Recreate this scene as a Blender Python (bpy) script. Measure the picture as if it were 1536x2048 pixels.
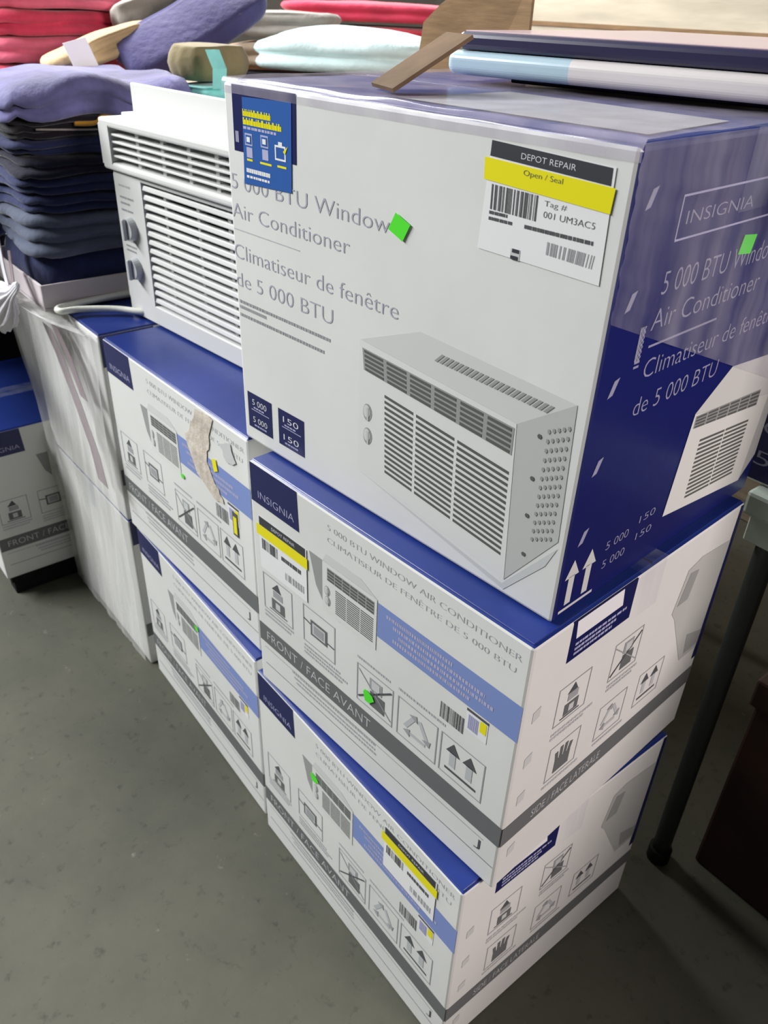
import bpy, bmesh, math, random
from mathutils import Vector, Matrix, Euler, noise

for o in list(bpy.data.objects): bpy.data.objects.remove(o, do_unlink=True)
S = bpy.context.scene
COL = S.collection
R = math.radians

# ------------------------------------------------------------------ camera
cam_d = bpy.data.cameras.new('camera'); cam = bpy.data.objects.new('camera', cam_d); COL.objects.link(cam)
cam.location = (0.3781, -0.4689, 1.3500)
cam.rotation_mode = 'XYZ'; cam.rotation_euler = (1.0019, -0.0335, 0.8982)
cam_d.sensor_fit = 'VERTICAL'; cam_d.sensor_height = 24.0; cam_d.sensor_width = 18.0
cam_d.lens = 24.0 * 1600.0 / 2048.0
cam_d.clip_start = 0.02; cam_d.clip_end = 60
cam_d.dof.use_dof = True; cam_d.dof.focus_distance = 0.85; cam_d.dof.aperture_fstop = 7.0
S.camera = cam

# ------------------------------------------------------------------ world and lights
W = bpy.data.worlds.new('world'); S.world = W; W.use_nodes = True
W.node_tree.nodes['Background'].inputs[0].default_value = (0.80, 0.83, 0.88, 1)
W.node_tree.nodes['Background'].inputs[1].default_value = 0.045
def area(name, loc, target, sx, sy, power, col=(1, 0.985, 0.95)):
    l = bpy.data.lights.new(name, 'AREA'); l.shape = 'RECTANGLE'; l.size = sx; l.size_y = sy
    l.energy = power; l.color = col
    o = bpy.data.objects.new(name, l); COL.objects.link(o); o.location = loc
    o.rotation_euler = (Vector(target) - Vector(loc)).to_track_quat('-Z', 'Y').to_euler()
    return o
area('ceiling_lamp_key', (-3.5, -2.7, 3.3), (-0.8, 0.1, 0.6), 2.4, 0.6, 312, (0.97, 0.99, 1.0))
area('ceiling_lamp_aisle', (-4.8, -1.6, 4.0), (-1.6, 0.2, 0.8), 2.4, 0.6, 140, (0.97, 0.99, 1.0))
area('ceiling_lamp_rear', (-3.5, 0.7, 3.6), (-1.7, 0.7, 1.1), 2.4, 0.6, 250, (1.0, 0.99, 0.97))
area('ceiling_lamp_right', (4.3, 1.2, 2.5), (0.0, 0.2, 0.7), 1.4, 0.6, 205, (1.0, 0.89, 0.87))
S.view_settings.view_transform = 'Standard'; S.view_settings.look = 'None'
S.view_settings.exposure = 0.0; S.view_settings.gamma = 1.0; S.view_settings.use_curve_mapping = False

# ------------------------------------------------------------------ materials
def lin(c):
    c /= 255.0
    return c / 12.92 if c <= 0.04045 else ((c + 0.055) / 1.055) ** 2.4
def rgb(t): return (lin(t[0]), lin(t[1]), lin(t[2]), 1)
MATS = {}
def mat(name, col, rough=0.6, spec=0.4, var=0.0, vscale=8.0, bump=0.0, bscale=60.0, coat=0.0, metal=0.0, sheen=0.0, stretch=None, col2=None):
    m = bpy.data.materials.new(name); m.use_nodes = True; nt = m.node_tree; b = nt.nodes['Principled BSDF']
    b.inputs['Base Color'].default_value = rgb(col); b.inputs['Roughness'].default_value = rough
    b.inputs['Specular IOR Level'].default_value = spec; b.inputs['Metallic'].default_value = metal
    b.inputs['Coat Weight'].default_value = coat; b.inputs['Coat Roughness'].default_value = 0.15
    if sheen: b.inputs['Sheen Weight'].default_value = sheen
    if var or bump:
        tc = nt.nodes.new('ShaderNodeTexCoord'); mp = nt.nodes.new('ShaderNodeMapping')
        nt.links.new(tc.outputs['Object'], mp.inputs[0])
        if stretch: mp.inputs['Scale'].default_value = stretch
    if var:
        n = nt.nodes.new('ShaderNodeTexNoise'); n.inputs['Scale'].default_value = vscale; n.inputs['Detail'].default_value = 6
        nt.links.new(mp.outputs[0], n.inputs[0])
        mx = nt.nodes.new('ShaderNodeMix'); mx.data_type = 'RGBA'
        c2 = col2 or tuple(max(0, k * (1 - var)) for k in col)
        mx.inputs[6].default_value = rgb(col); mx.inputs[7].default_value = rgb(c2)
        rp = nt.nodes.new('ShaderNodeValToRGB'); rp.color_ramp.elements[0].position = 0.35; rp.color_ramp.elements[1].position = 0.68
        nt.links.new(n.outputs[0], rp.inputs[0]); nt.links.new(rp.outputs[0], mx.inputs[0]); nt.links.new(mx.outputs[2], b.inputs['Base Color'])
    if bump:
        n2 = nt.nodes.new('ShaderNodeTexNoise'); n2.inputs['Scale'].default_value = bscale; n2.inputs['Detail'].default_value = 4
        nt.links.new(mp.outputs[0], n2.inputs[0])
        bp = nt.nodes.new('ShaderNodeBump'); bp.inputs['Strength'].default_value = bump; bp.inputs['Distance'].default_value = 0.01
        nt.links.new(n2.outputs[0], bp.inputs['Height']); nt.links.new(bp.outputs[0], b.inputs['Normal'])
    MATS[name] = m
    return m
mat('carton_white', (222, 222, 219), 0.42, 0.35, 0.03, 5, 0.10, 7)
mat('carton_edge', (168, 148, 122), 0.8, 0.2, 0.2, 40)
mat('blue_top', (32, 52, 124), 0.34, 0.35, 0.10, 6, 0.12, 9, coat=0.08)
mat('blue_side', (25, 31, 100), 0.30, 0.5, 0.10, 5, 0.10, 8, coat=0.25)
mat('ink_navy', (25, 30, 82), 0.35, 0.4)
mat('ink_band', (124, 142, 196), 0.45, 0.3)
mat('ink_grey', (104, 106, 107), 0.45, 0.3)
mat('ink_dark', (84, 85, 88), 0.5, 0.3)
mat('ink_mid', (158, 160, 162), 0.5, 0.3)
mat('ink_soft', (184, 186, 188), 0.5, 0.3)
mat('ink_pale', (196, 198, 197), 0.5, 0.3)
mat('ink_title', (166, 166, 178), 0.5, 0.3)
mat('ink_white', (228, 228, 230), 0.5, 0.3)
mat('ink_lilac', (172, 172, 204), 0.5, 0.3)
mat('ink_silver', (150, 150, 176), 0.4, 0.4)
mat('pic_light', (216, 217, 213), 0.45, 0.3)
mat('pic_top', (204, 205, 202), 0.45, 0.3)
mat('pic_side', (184, 185, 182), 0.45, 0.3)
mat('pic_dark', (92, 93, 90), 0.5, 0.3)
mat('pic_shade', (150, 152, 150), 0.5, 0.3)
mat('sticker_yellow', (232, 222, 20), 0.4, 0.4)
mat('sticker_black', (58, 60, 66), 0.4, 0.4)
mat('sticker_white', (232, 232, 232), 0.4, 0.4)
mat('sticker_green', (84, 226, 52), 0.4, 0.4)
mat('sticker_blue', (46, 92, 164), 0.35, 0.4)
mat('torn_paper', (208, 198, 184), 0.85, 0.1, 0.10, 30, 0.3, 60)
mat('kraft', (138, 112, 84), 0.85, 0.1, 0.15, 14, 0.1, 40, stretch=(1, 1, 8))
mat('kraft_dark', (112, 92, 72), 0.85, 0.1, 0.2, 14, 0.1, 40)
mat('kraft_pale', (196, 187, 168), 0.8, 0.1, 0.12, 4, 0.25, 5, stretch=(1, 1, 5))
mat('plastic_white', (212, 212, 209), 0.55, 0.25, 0.02, 3)
mat('plastic_shadow', (205, 206, 204), 0.5, 0.3)
mat('plastic_knob', (190, 193, 194), 0.35, 0.5)
mat('vent_dark', (54, 55, 52), 0.8, 0.2)
mat('vent_grey', (160, 162, 160), 0.6, 0.3)
mat('cord', (232, 232, 220), 0.4, 0.4)
mat('tray_grey', (212, 202, 205), 0.7, 0.2, 0.06, 6)
mat('table_top', (186, 200, 190), 0.55, 0.3, 0.08, 6)
mat('table_metal', (52, 58, 56), 0.45, 0.5, metal=0.3)
mat('rubber', (20, 20, 20), 0.7, 0.3)
mat('shade_black', (22, 22, 24), 0.8, 0.2, 0.3, 10)
mat('pad_navy', (38, 36, 68), 0.35, 0.4, 0.05, 4, coat=0.2)
mat('pad_pink', (196, 172, 178), 0.3, 0.5, 0.06, 3, coat=0.3)
mat('pad_blue', (176, 200, 212), 0.28, 0.5, 0.04, 4, coat=0.3)
mat('pad_white', (216, 210, 208), 0.3, 0.5, 0.04, 4, coat=0.3)
mat('pad_shadow', (22, 22, 46), 0.6, 0.3)
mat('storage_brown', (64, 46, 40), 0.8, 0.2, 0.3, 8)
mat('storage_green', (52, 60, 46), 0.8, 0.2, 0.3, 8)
mat('wall_paint', (170, 166, 156), 0.9, 0.1, 0.06, 2)
mat('ceiling_paint', (120, 122, 122), 0.9, 0.1, 0.05, 2)
def fabric(name, col, var=0.18, sheen=0.25): mat('cloth_' + name, col, 0.88, 0.12, var, 9, 0.35, 38, sheen=sheen)
fabric('navy', (46, 54, 96)); fabric("indigo", (110, 108, 158), 0.30); fabric('midnight', (28, 28, 50)); fabric('slate', (104, 112, 134))
fabric('black', (26, 24, 30)); fabric('orange', (222, 160, 58)); fabric('red', (222, 70, 98)); fabric('rose', (236, 112, 138)); fabric('crimson', (212, 62, 80))
fabric('tan', (198, 172, 128)); fabric('sand', (210, 184, 158)); fabric('grey', (160, 154, 146)); fabric('olive', (136, 124, 90))
fabric('mint', (142, 222, 216)); fabric('aqua', (220, 246, 245), 0.06); fabric('mauve', (160, 132, 140)); fabric('charcoal', (54, 52, 60)); fabric('purple', (74, 64, 108)); fabric('midnight_blue', (72, 68, 114))

def concrete():
    m = bpy.data.materials.new('concrete'); m.use_nodes = True; nt = m.node_tree; b = nt.nodes['Principled BSDF']
    tc = nt.nodes.new('ShaderNodeTexCoord')
    def nz(sc, det, lo, hi, c1, c2):
        n = nt.nodes.new('ShaderNodeTexNoise'); n.inputs['Scale'].default_value = sc; n.inputs['Detail'].default_value = det; n.inputs['Roughness'].default_value = 0.65
        nt.links.new(tc.outputs['Object'], n.inputs[0])
        r = nt.nodes.new('ShaderNodeValToRGB'); e = r.color_ramp.elements
        e[0].position = lo; e[1].position = hi; e[0].color = c1; e[1].color = c2
        nt.links.new(n.outputs[0], r.inputs[0]); return r, n
    a, _ = nz(2.2, 8, 0.3, 0.7, rgb((68, 69, 60)), rgb((90, 89, 78)))
    s, sn = nz(38, 5, 0.30, 0.42, (0.55, 0.55, 0.55, 1), (1, 1, 1, 1))
    w, _ = nz(24, 3, 0.68, 0.76, (0, 0, 0, 1), (1, 1, 1, 1))
    mx = nt.nodes.new('ShaderNodeMix'); mx.data_type = 'RGBA'; mx.blend_type = 'MULTIPLY'; mx.inputs[0].default_value = 0.8
    nt.links.new(a.outputs[0], mx.inputs[6]); nt.links.new(s.outputs[0], mx.inputs[7])
    m2 = nt.nodes.new('ShaderNodeMix'); m2.data_type = 'RGBA'; m2.inputs[7].default_value = rgb((122, 120, 110))
    mm = nt.nodes.new('ShaderNodeMath'); mm.operation = 'MULTIPLY'; mm.inputs[1].default_value = 0.55
    nt.links.new(w.outputs[0], mm.inputs[0]); nt.links.new(mm.outputs[0], m2.inputs[0]); nt.links.new(mx.outputs[2], m2.inputs[6])
    nt.links.new(m2.outputs[2], b.inputs['Base Color'])
    b.inputs['Roughness'].default_value = 0.7; b.inputs['Specular IOR Level'].default_value = 0.25
    bp = nt.nodes.new('ShaderNodeBump'); bp.inputs['Strength'].default_value = 0.15; bp.inputs['Distance'].default_value = 0.004
    nt.links.new(sn.outputs[0], bp.inputs['Height']); nt.links.new(bp.outputs[0], b.inputs['Normal'])
    MATS['concrete'] = m
concrete()
def film_mat(name, alpha, tint, rough=0.18):
    m = bpy.data.materials.new(name); m.use_nodes = True; nt = m.node_tree; b = nt.nodes['Principled BSDF']; out = nt.nodes['Material Output']
    b.inputs['Base Color'].default_value = rgb(tint); b.inputs['Roughness'].default_value = rough; b.inputs['Specular IOR Level'].default_value = 0.6
    t = nt.nodes.new('ShaderNodeBsdfTransparent'); mx = nt.nodes.new('ShaderNodeMixShader')
    tc = nt.nodes.new('ShaderNodeTexCoord'); mp = nt.nodes.new('ShaderNodeMapping'); mp.inputs['Scale'].default_value = (14, 14, 2.2)
    n = nt.nodes.new('ShaderNodeTexNoise'); n.inputs['Scale'].default_value = 1.6; n.inputs['Detail'].default_value = 3
    mr = nt.nodes.new('ShaderNodeMapRange'); mr.inputs[1].default_value = 0.3; mr.inputs[2].default_value = 0.7
    mr.inputs[3].default_value = max(0.0, alpha - 0.12); mr.inputs[4].default_value = min(1.0, alpha + 0.12)
    nt.links.new(tc.outputs['Object'], mp.inputs[0]); nt.links.new(mp.outputs[0], n.inputs[0]); nt.links.new(n.outputs[0], mr.inputs[0])
    nt.links.new(mr.outputs[0], mx.inputs[0]); nt.links.new(t.outputs[0], mx.inputs[1]); nt.links.new(b.outputs[0], mx.inputs[2]); nt.links.new(mx.outputs[0], out.inputs[0])
    MATS[name] = m
film_mat('film_cloudy', 0.34, (244, 243, 240), 0.45)
film_mat('film_clear', 0.16, (210, 208, 222), 0.12)
film_mat('film_reflect', 0.30, (196, 188, 206), 0.15)  # lavender tint puts the film's reflections into its colour
film_mat('tape_clear', 0.14, (200, 205, 225), 0.10)
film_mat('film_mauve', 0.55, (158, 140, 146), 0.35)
film_mat('film_bunched', 0.93, (236, 234, 240), 0.3)

# ------------------------------------------------------------------ object helpers
def tag(o, label=None, cat=None, group=None, kind=None):
    if label: o['label'] = label
    if cat: o['category'] = cat
    if group: o['group'] = group
    if kind: o['kind'] = kind
    return o
def empty(name, loc, rz=0.0, rx=0.0, ry=0.0):
    o = bpy.data.objects.new(name, None); COL.objects.link(o); o.location = loc; o.rotation_euler = (rx, ry, rz)
    o.empty_display_size = 0.05
    return o
def mesh_obj(name, verts, faces, mats, parent=None, fm=None, smooth=False):
    me = bpy.data.meshes.new(name); me.from_pydata([tuple(v) for v in verts], [], faces)
    for m in (mats if isinstance(mats, (list, tuple)) else [mats]): me.materials.append(MATS[m])
    if fm: me.polygons.foreach_set('material_index', fm)
    if smooth: me.polygons.foreach_set('use_smooth', [True] * len(me.polygons))
    me.update()
    o = bpy.data.objects.new(name, me); COL.objects.link(o)
    if parent: o.parent = parent
    return o
def bm_obj(name, bm, mats, parent=None, smooth=False):
    bmesh.ops.recalc_face_normals(bm, faces=bm.faces[:])
    me = bpy.data.meshes.new(name); bm.to_mesh(me); bm.free()
    for m in (mats if isinstance(mats, (list, tuple)) else [mats]): me.materials.append(MATS[m])
    if smooth: me.polygons.foreach_set('use_smooth', [True] * len(me.polygons))
    o = bpy.data.objects.new(name, me); COL.objects.link(o)
    if parent: o.parent = parent
    return o
def bm_box(bm, x0, y0, z0, x1, y1, z1, bev=0.0, seg=2, mi=0):
    r = bmesh.ops.create_cube(bm, size=1.0); vs = r['verts']
    for v in vs: v.co = Vector(((x0 + x1) / 2 + v.co.x * (x1 - x0), (y0 + y1) / 2 + v.co.y * (y1 - y0), (z0 + z1) / 2 + v.co.z * (z1 - z0)))
    fs = set(f for v in vs for f in v.link_faces)
    for f in fs: f.material_index = mi
    if bev:
        es = list(set(e for v in vs for e in v.link_edges))
        bmesh.ops.bevel(bm, geom=es, offset=bev, segments=seg, affect='EDGES', profile=0.5, clamp_overlap=True)
def box_obj(name, x0, y0, z0, x1, y1, z1, m, parent=None, bev=0.0, seg=2):
    bm = bmesh.new(); bm_box(bm, x0, y0, z0, x1, y1, z1, bev, seg); return bm_obj(name, bm, m, parent)
def tube(name, pts, r, m, parent=None, seg=10, closed_ends=True):
    # smooth tube through points (catmull-rom)
    P = [Vector(p) for p in pts]; out = []
    for i in range(len(P) - 1):
        p0, p1, p2, p3 = P[max(0, i - 1)], P[i], P[i + 1], P[min(len(P) - 1, i + 2)]
        for k in range(6):
            t = k / 6
            out.append(0.5 * ((2 * p1) + (p2 - p0) * t + (2 * p0 - 5 * p1 + 4 * p2 - p3) * t * t + (3 * p1 - p0 - 3 * p2 + p3) * t ** 3))
    out.append(P[-1]); v = []; f = []
    up = Vector((0, 0, 1))
    for i, p in enumerate(out):
        d = (out[min(i + 1, len(out) - 1)] - out[max(i - 1, 0)]).normalized()
        a = d.cross(up)
        if a.length < 1e-3: a = d.cross(Vector((1, 0, 0)))
        a.normalize(); b = a.cross(d)
        for k in range(seg):
            t = 2 * math.pi * k / seg; v.append(p + a * r * math.cos(t) + b * r * math.sin(t))
    for i in range(len(out) - 1):
        for k in range(seg):
            f.append((i * seg + k, i * seg + (k + 1) % seg, (i + 1) * seg + (k + 1) % seg, (i + 1) * seg + k))
    f.append(tuple(range(seg))[::-1]); f.append(tuple((len(out) - 1) * seg + k for k in range(seg)))
    return mesh_obj(name, v, f, m, parent, smooth=True)
def copy_tree(o, parent=None):
    c = o.copy(); COL.objects.link(c); c.parent = parent
    for ch in list(o.children): copy_tree(ch, c)
    return c

# ------------------------------------------------------------------ flat print (ink on carton faces)
TEXT_CACHE = {}
def text_mesh(s, thin=0.0):
    if (s, thin) not in TEXT_CACHE:
        cu = bpy.data.curves.new('lettering', 'FONT'); cu.body = s; cu.size = 1.0; cu.resolution_u = 3; cu.offset = -thin
        ob = bpy.data.objects.new('lettering', cu); COL.objects.link(ob)
        bpy.context.view_layer.update()
        dg = bpy.context.evaluated_depsgraph_get(); me = bpy.data.meshes.new_from_object(ob.evaluated_get(dg))
        vs = [(v.co.x, v.co.y) for v in me.vertices]; fs = [tuple(p.vertices) for p in me.polygons]
        bpy.data.objects.remove(ob); bpy.data.curves.remove(cu); bpy.data.meshes.remove(me)
        x0 = min(v[0] for v in vs); x1 = max(v[0] for v in vs)
        TEXT_CACHE[(s, thin)] = ([((x - x0) / (x1 - x0), y / 0.73) for x, y in vs], fs)   # x 0..1, cap height 1
    return TEXT_CACHE[(s, thin)]
class Ink:
    def __init__(s): s.v = []; s.f = []; s.m = []; s.mats = []
    def mi(s, m):
        if m not in s.mats: s.mats.append(m)
        return s.mats.index(m)
    def poly(s, pts, m, layer=0):
        b = len(s.v); s.v += [(p[0], p[1], layer) for p in pts]; s.f.append(tuple(range(b, b + len(pts)))); s.m.append(s.mi(m)); return s
    def rect(s, u0, v0, u1, v1, m, layer=0): return s.poly([(u0, v0), (u1, v0), (u1, v1), (u0, v1)], m, layer)
    def frame(s, u0, v0, u1, v1, t, m, layer=0, asp=1.0):
        ty = t * asp
        s.rect(u0, v0, u1, v0 + ty, m, layer); s.rect(u0, v1 - ty, u1, v1, m, layer)
        s.rect(u0, v0 + ty, u0 + t, v1 - ty, m, layer); s.rect(u1 - t, v0 + ty, u1, v1 - ty, m, layer); return s
    def line(s, p, q, t, m, layer=0):
        d = Vector((q[0] - p[0], q[1] - p[1])).normalized(); n = Vector((-d.y, d.x)) * t / 2
        return s.poly([(p[0] - n.x, p[1] - n.y), (q[0] - n.x, q[1] - n.y), (q[0] + n.x, q[1] + n.y), (p[0] + n.x, p[1] + n.y)], m, layer)
    def disc(s, cu, cv, ru, rv, m, layer=0, n=14):
        return s.poly([(cu + ru * math.cos(2 * math.pi * k / n), cv + rv * math.sin(2 * math.pi * k / n)) for k in range(n)], m, layer)
    def text(s, t, u0, u1, v0, v1, m, layer=0, shear=0.0, thin=0.012):   # baseline v0, cap line v1
        vs, fs = text_mesh(t, thin); b = len(s.v)
        s.v += [(u0 + x * (u1 - u0), v0 + y * (v1 - v0) + shear * x, layer) for x, y in vs]
        k = s.mi(m)
        for f in fs: s.f.append(tuple(b + i for i in f)); s.m.append(k)
        return s
    def qtext(s, t, Q, m, layer=0):      # text stretched into a quad (bl, br, tr, tl)
        vs, fs = text_mesh(t); b = len(s.v)
        s.v += [bil(Q, x, y) + (layer,) for x, y in vs]; k = s.mi(m)
        for f in fs: s.f.append(tuple(b + i for i in f)); s.m.append(k)
        return s
    def bars(s, Q, n, m, seed=1, layer=0):
        rnd = random.Random(seed); x = 0.0; ws = [rnd.choice((1, 1, 2, 3)) for _ in range(2 * n)]; tot = sum(ws)
        for i, w in enumerate(ws):
            if i % 2 == 0: s.poly([bil(Q, x / tot, 0), bil(Q, (x + w) / tot, 0), bil(Q, (x + w) / tot, 1), bil(Q, x / tot, 1)], m, layer)
            x += w
        return s
    def scribble(s, Q, n, m, seed=1, layer=0, fill=0.8):      # a row of tiny unreadable words
        rnd = random.Random(seed); x = 0.0
        while x < 1:
            w = rnd.uniform(0.3, 1.0) / n
            if x + w * fill > 1: break
            s.poly([bil(Q, x, 0), bil(Q, x + w * fill, 0), bil(Q, x + w * fill, 1), bil(Q, x, 1)], m, layer); x += w
        return s
    def build(s, name, parent, face, dims):
        w, d, h = dims; out = []
        for u, v, l in s.v:
            n = 0.0004 + 0.00025 * l
            if face == 'front': out.append(((u - 0.5) * w, -d / 2 - n, v * h))
            elif face == 'right': out.append((w / 2 + n, (u - 0.5) * d, v * h))
            elif face == 'left': out.append((-w / 2 - n, (0.5 - u) * d, v * h))
            elif face == 'top': out.append(((u - 0.5) * w, (v - 0.5) * d, h + n))
        o = mesh_obj(name, out, s.f, s.mats, parent, s.m)
        if name in ('icon_captions', 'registration_marks', 'fine_print', 'edge_marks', 'rating_lettering', 'up_arrows', 'label_remnant'): o['kind'] = 'stuff'
        return o
def bil(Q, x, y):
    (ax, ay), (bx, by), (cx, cy), (dx, dy) = Q
    return (ax * (1 - x) * (1 - y) + bx * x * (1 - y) + cx * x * y + dx * (1 - x) * y,
            ay * (1 - x) * (1 - y) + by * x * (1 - y) + cy * x * y + dy * (1 - x) * y)
def sub(Q, x0, x1, y0, y1): return [bil(Q, x0, y0), bil(Q, x1, y0), bil(Q, x1, y1), bil(Q, x0, y1)]
def rq(u0, v0, u1, v1): return [(u0, v0), (u1, v0), (u1, v1), (u0, v1)]

def unit_picture(ink, F, side=None, top=None, vent=None, grille=None, knobs=(), cols=6, rows=4, slats=15, gaps=(0.30, 0.66), knob_r=(0.012, 0.02)):
    """printed picture of the window unit: F front quad (bl, br, tr, tl)"""
    if side: ink.poly(side, 'pic_side', 0)
    if top: ink.poly(top, 'pic_top', 0)
    ink.poly(F, 'pic_light', 1)
    ink.poly(vent, 'pic_shade', 2)
    for c in range(cols):
        for r in range(rows):
            ink.poly(sub(vent, (c + 0.08) / cols, (c + 0.92) / cols, (r + 0.12) / rows, (r + 0.72) / rows), 'pic_dark', 3)
    g = [0] + list(gaps) + [1]
    for k in range(slats):
        y0 = k / slats; y1 = (k + 0.52) / slats
        for a, b in zip(g[:-1], g[1:]): ink.poly(sub(grille, a + 0.012, b - 0.012, y0, y1), 'pic_dark', 2)
    for (u, v) in knobs:
        ink.disc(u, v, knob_r[0], knob_r[1], 'pic_shade', 2); ink.disc(u - knob_r[0] * 0.15, v + knob_r[1] * 0.1, knob_r[0] * 0.75, knob_r[1] * 0.75, 'pic_top', 3)
        ink.rect(u - knob_r[0] * 0.1, v - knob_r[1] * 0.9, u + knob_r[0] * 0.35, v + knob_r[1] * 0.6, 'pic_side', 4)

# ------------------------------------------------------------------ setting
tag(mesh_obj('floor', [(-8, -6, 0), (6, -6, 0), (6, 7, 0), (-8, 7, 0)], [(0, 1, 2, 3)], 'concrete'), 'grey-green worn concrete warehouse floor', None, None, 'structure')
tag(box_obj('wall_back', -8, 7, 0, 6, 7.15, 4.6, 'wall_paint'), 'plain pale warehouse wall far behind', None, None, 'structure')
tag(box_obj('wall_left', -8.15, -6, 0, -8, 7, 4.6, 'wall_paint'), 'plain pale warehouse wall at the far end', None, None, 'structure')
tag(box_obj('ceiling', -8, -6, 4.6, 6, 7, 4.7, 'ceiling_paint'), 'grey warehouse ceiling', None, None, 'structure')

# ------------------------------------------------------------------ small cartons
CW, CD, CH = 0.500, 0.4383, 0.4070
DIMS = (CW, CD, CH)
def carton_body(parent, dims, side_m, top_m, lip=0.0):
    w, d, h = dims; x, y = w / 2, d / 2
    bm = bmesh.new(); bm_box(bm, -x, -y, 0, x, y, h - 0.0015, 0.004, 2)
    bm.normal_update()
    for f in bm.faces:
        if f.calc_center_median().z > h - 0.004: f.material_index = 1
        elif side_m[1] != side_m[0] and abs(f.calc_center_median().x) > x - 0.0015 : f.material_index = 2
    b = bm_obj('carton_body', bm, [side_m[0], top_m, side_m[1]], parent)
    for s in (-1, 1):   # the two long top flaps that meet in the middle
        y0, y1 = (-y + 0.004, -0.0015) if s < 0 else (0.0015, y - 0.004)
        box_obj('top_flap', -x + 0.004, y0, h - 0.002, x - 0.004, y1, h, top_m, parent, 0.0006, 1)
    # packing tape over the seam, folded down both ends
    t = [(-x - .0006, -.028, h - .07), (-x - .0006, -.028, h + .0007), (x + .0006, -.028, h + .0007), (x + .0006, -.028, h - .07)]
    v = t + [(p[0], .028, p[2]) for p in t]
    mesh_obj('packing_tape', v, [(0, 1, 5, 4), (1, 2, 6, 5), (2, 3, 7, 6)], 'tape_clear', parent)
    return b

def icon(name, parent, face, dims, u0, v0, u1, v1, kind, asp):
    k = Ink(); k.frame(u0, v0, u1, v1, 0.0035, 'ink_mid', 0, asp)
    U = lambda a: u0 + (u1 - u0) * a
    V = lambda a: v0 + (v1 - v0) * a
    if kind == 'stack':
        k.rect(U(.28), V(.14), U(.72), V(.44), 'ink_grey', 0); k.rect(U(.34), V(.5), U(.66), V(.68), 'ink_mid', 0)
        k.poly([(U(.3), V(.7)), (U(.5), V(.92)), (U(.62), V(.7))], 'ink_dark', 0); k.line((U(.2), V(.1)), (U(.8), V(.1)), 0.005, 'ink_dark', 0)
        k.rect(U(.42), V(.2), U(.58), V(.38), 'ink_pale', 1)
    elif kind == 'clamp':
        k.rect(U(.24), V(.3), U(.76), V(.72), 'ink_grey', 0); k.rect(U(.3), V(.36), U(.70), V(.66), 'ink_pale', 1)
        k.rect(U(.35), V(.4), U(.65), V(.62), 'ink_mid', 2)
        k.line((U(.02), V(.62)), (U(.24), V(.58)), 0.006, 'ink_dark', 0); k.line((U(.76), V(.42)), (U(.98), V(.4)), 0.006, 'ink_dark', 0)
    elif kind == 'crossed':
        k.rect(U(.38), V(.12), U(.78), V(.52), 'ink_grey', 0); k.rect(U(.36), V(.56), U(.7), V(.86), 'ink_mid', 0)
        k.line((U(.05), V(.12)), (U(.95), V(.88)), 0.006, 'ink_dark', 1); k.line((U(.05), V(.88)), (U(.95), V(.12)), 0.004, 'ink_mid', 1)
        k.rect(U(.42), V(.6), U(.64), V(.82), 'ink_pale', 1)
    elif kind == 'recycle':
        P = [(U(.5), V(.86)), (U(.84), V(.26)), (U(.16), V(.26))]
        for i in range(3):
            a, b = P[i], P[(i + 1) % 3]
            p = (a[0] + (b[0] - a[0]) * .16, a[1] + (b[1] - a[1]) * .16); q = (a[0] + (b[0] - a[0]) * .74, a[1] + (b[1] - a[1]) * .74)
            k.line(p, q, 0.014, 'ink_soft', 0)
            d = Vector((b[0] - a[0], b[1] - a[1])).normalized(); n = Vector((-d.y, d.x)) * 0.017
            k.poly([(q[0] - n.x, q[1] - n.y), (q[0] + d.x * .024, q[1] + d.y * .024), (q[0] + n.x, q[1] + n.y)], 'ink_mid', 1)
    elif kind == 'arrows':
        for c in (.3, .68):
            k.rect(U(c - .07), V(.3), U(c + .07), V(.66), 'ink_soft', 0); k.poly([(U(c - .16), V(.64)), (U(c + .16), V(.64)), (U(c), V(.9))], 'ink_dark', 0)
        k.rect(U(.14), V(.16), U(.86), V(.22), 'ink_dark', 0)
    elif kind == 'hand':
        k.rect(U(.25), V(.12), U(.75), V(.5), 'ink_grey', 0)
        for i in range(4): k.line((U(.3 + i * .13), V(.5)), (U(.26 + i * .16), V(.86 - abs(i - 1.5) * .08)), 0.014, 'ink_grey', 0)
    return k.build(name, parent, face, dims)

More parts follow.
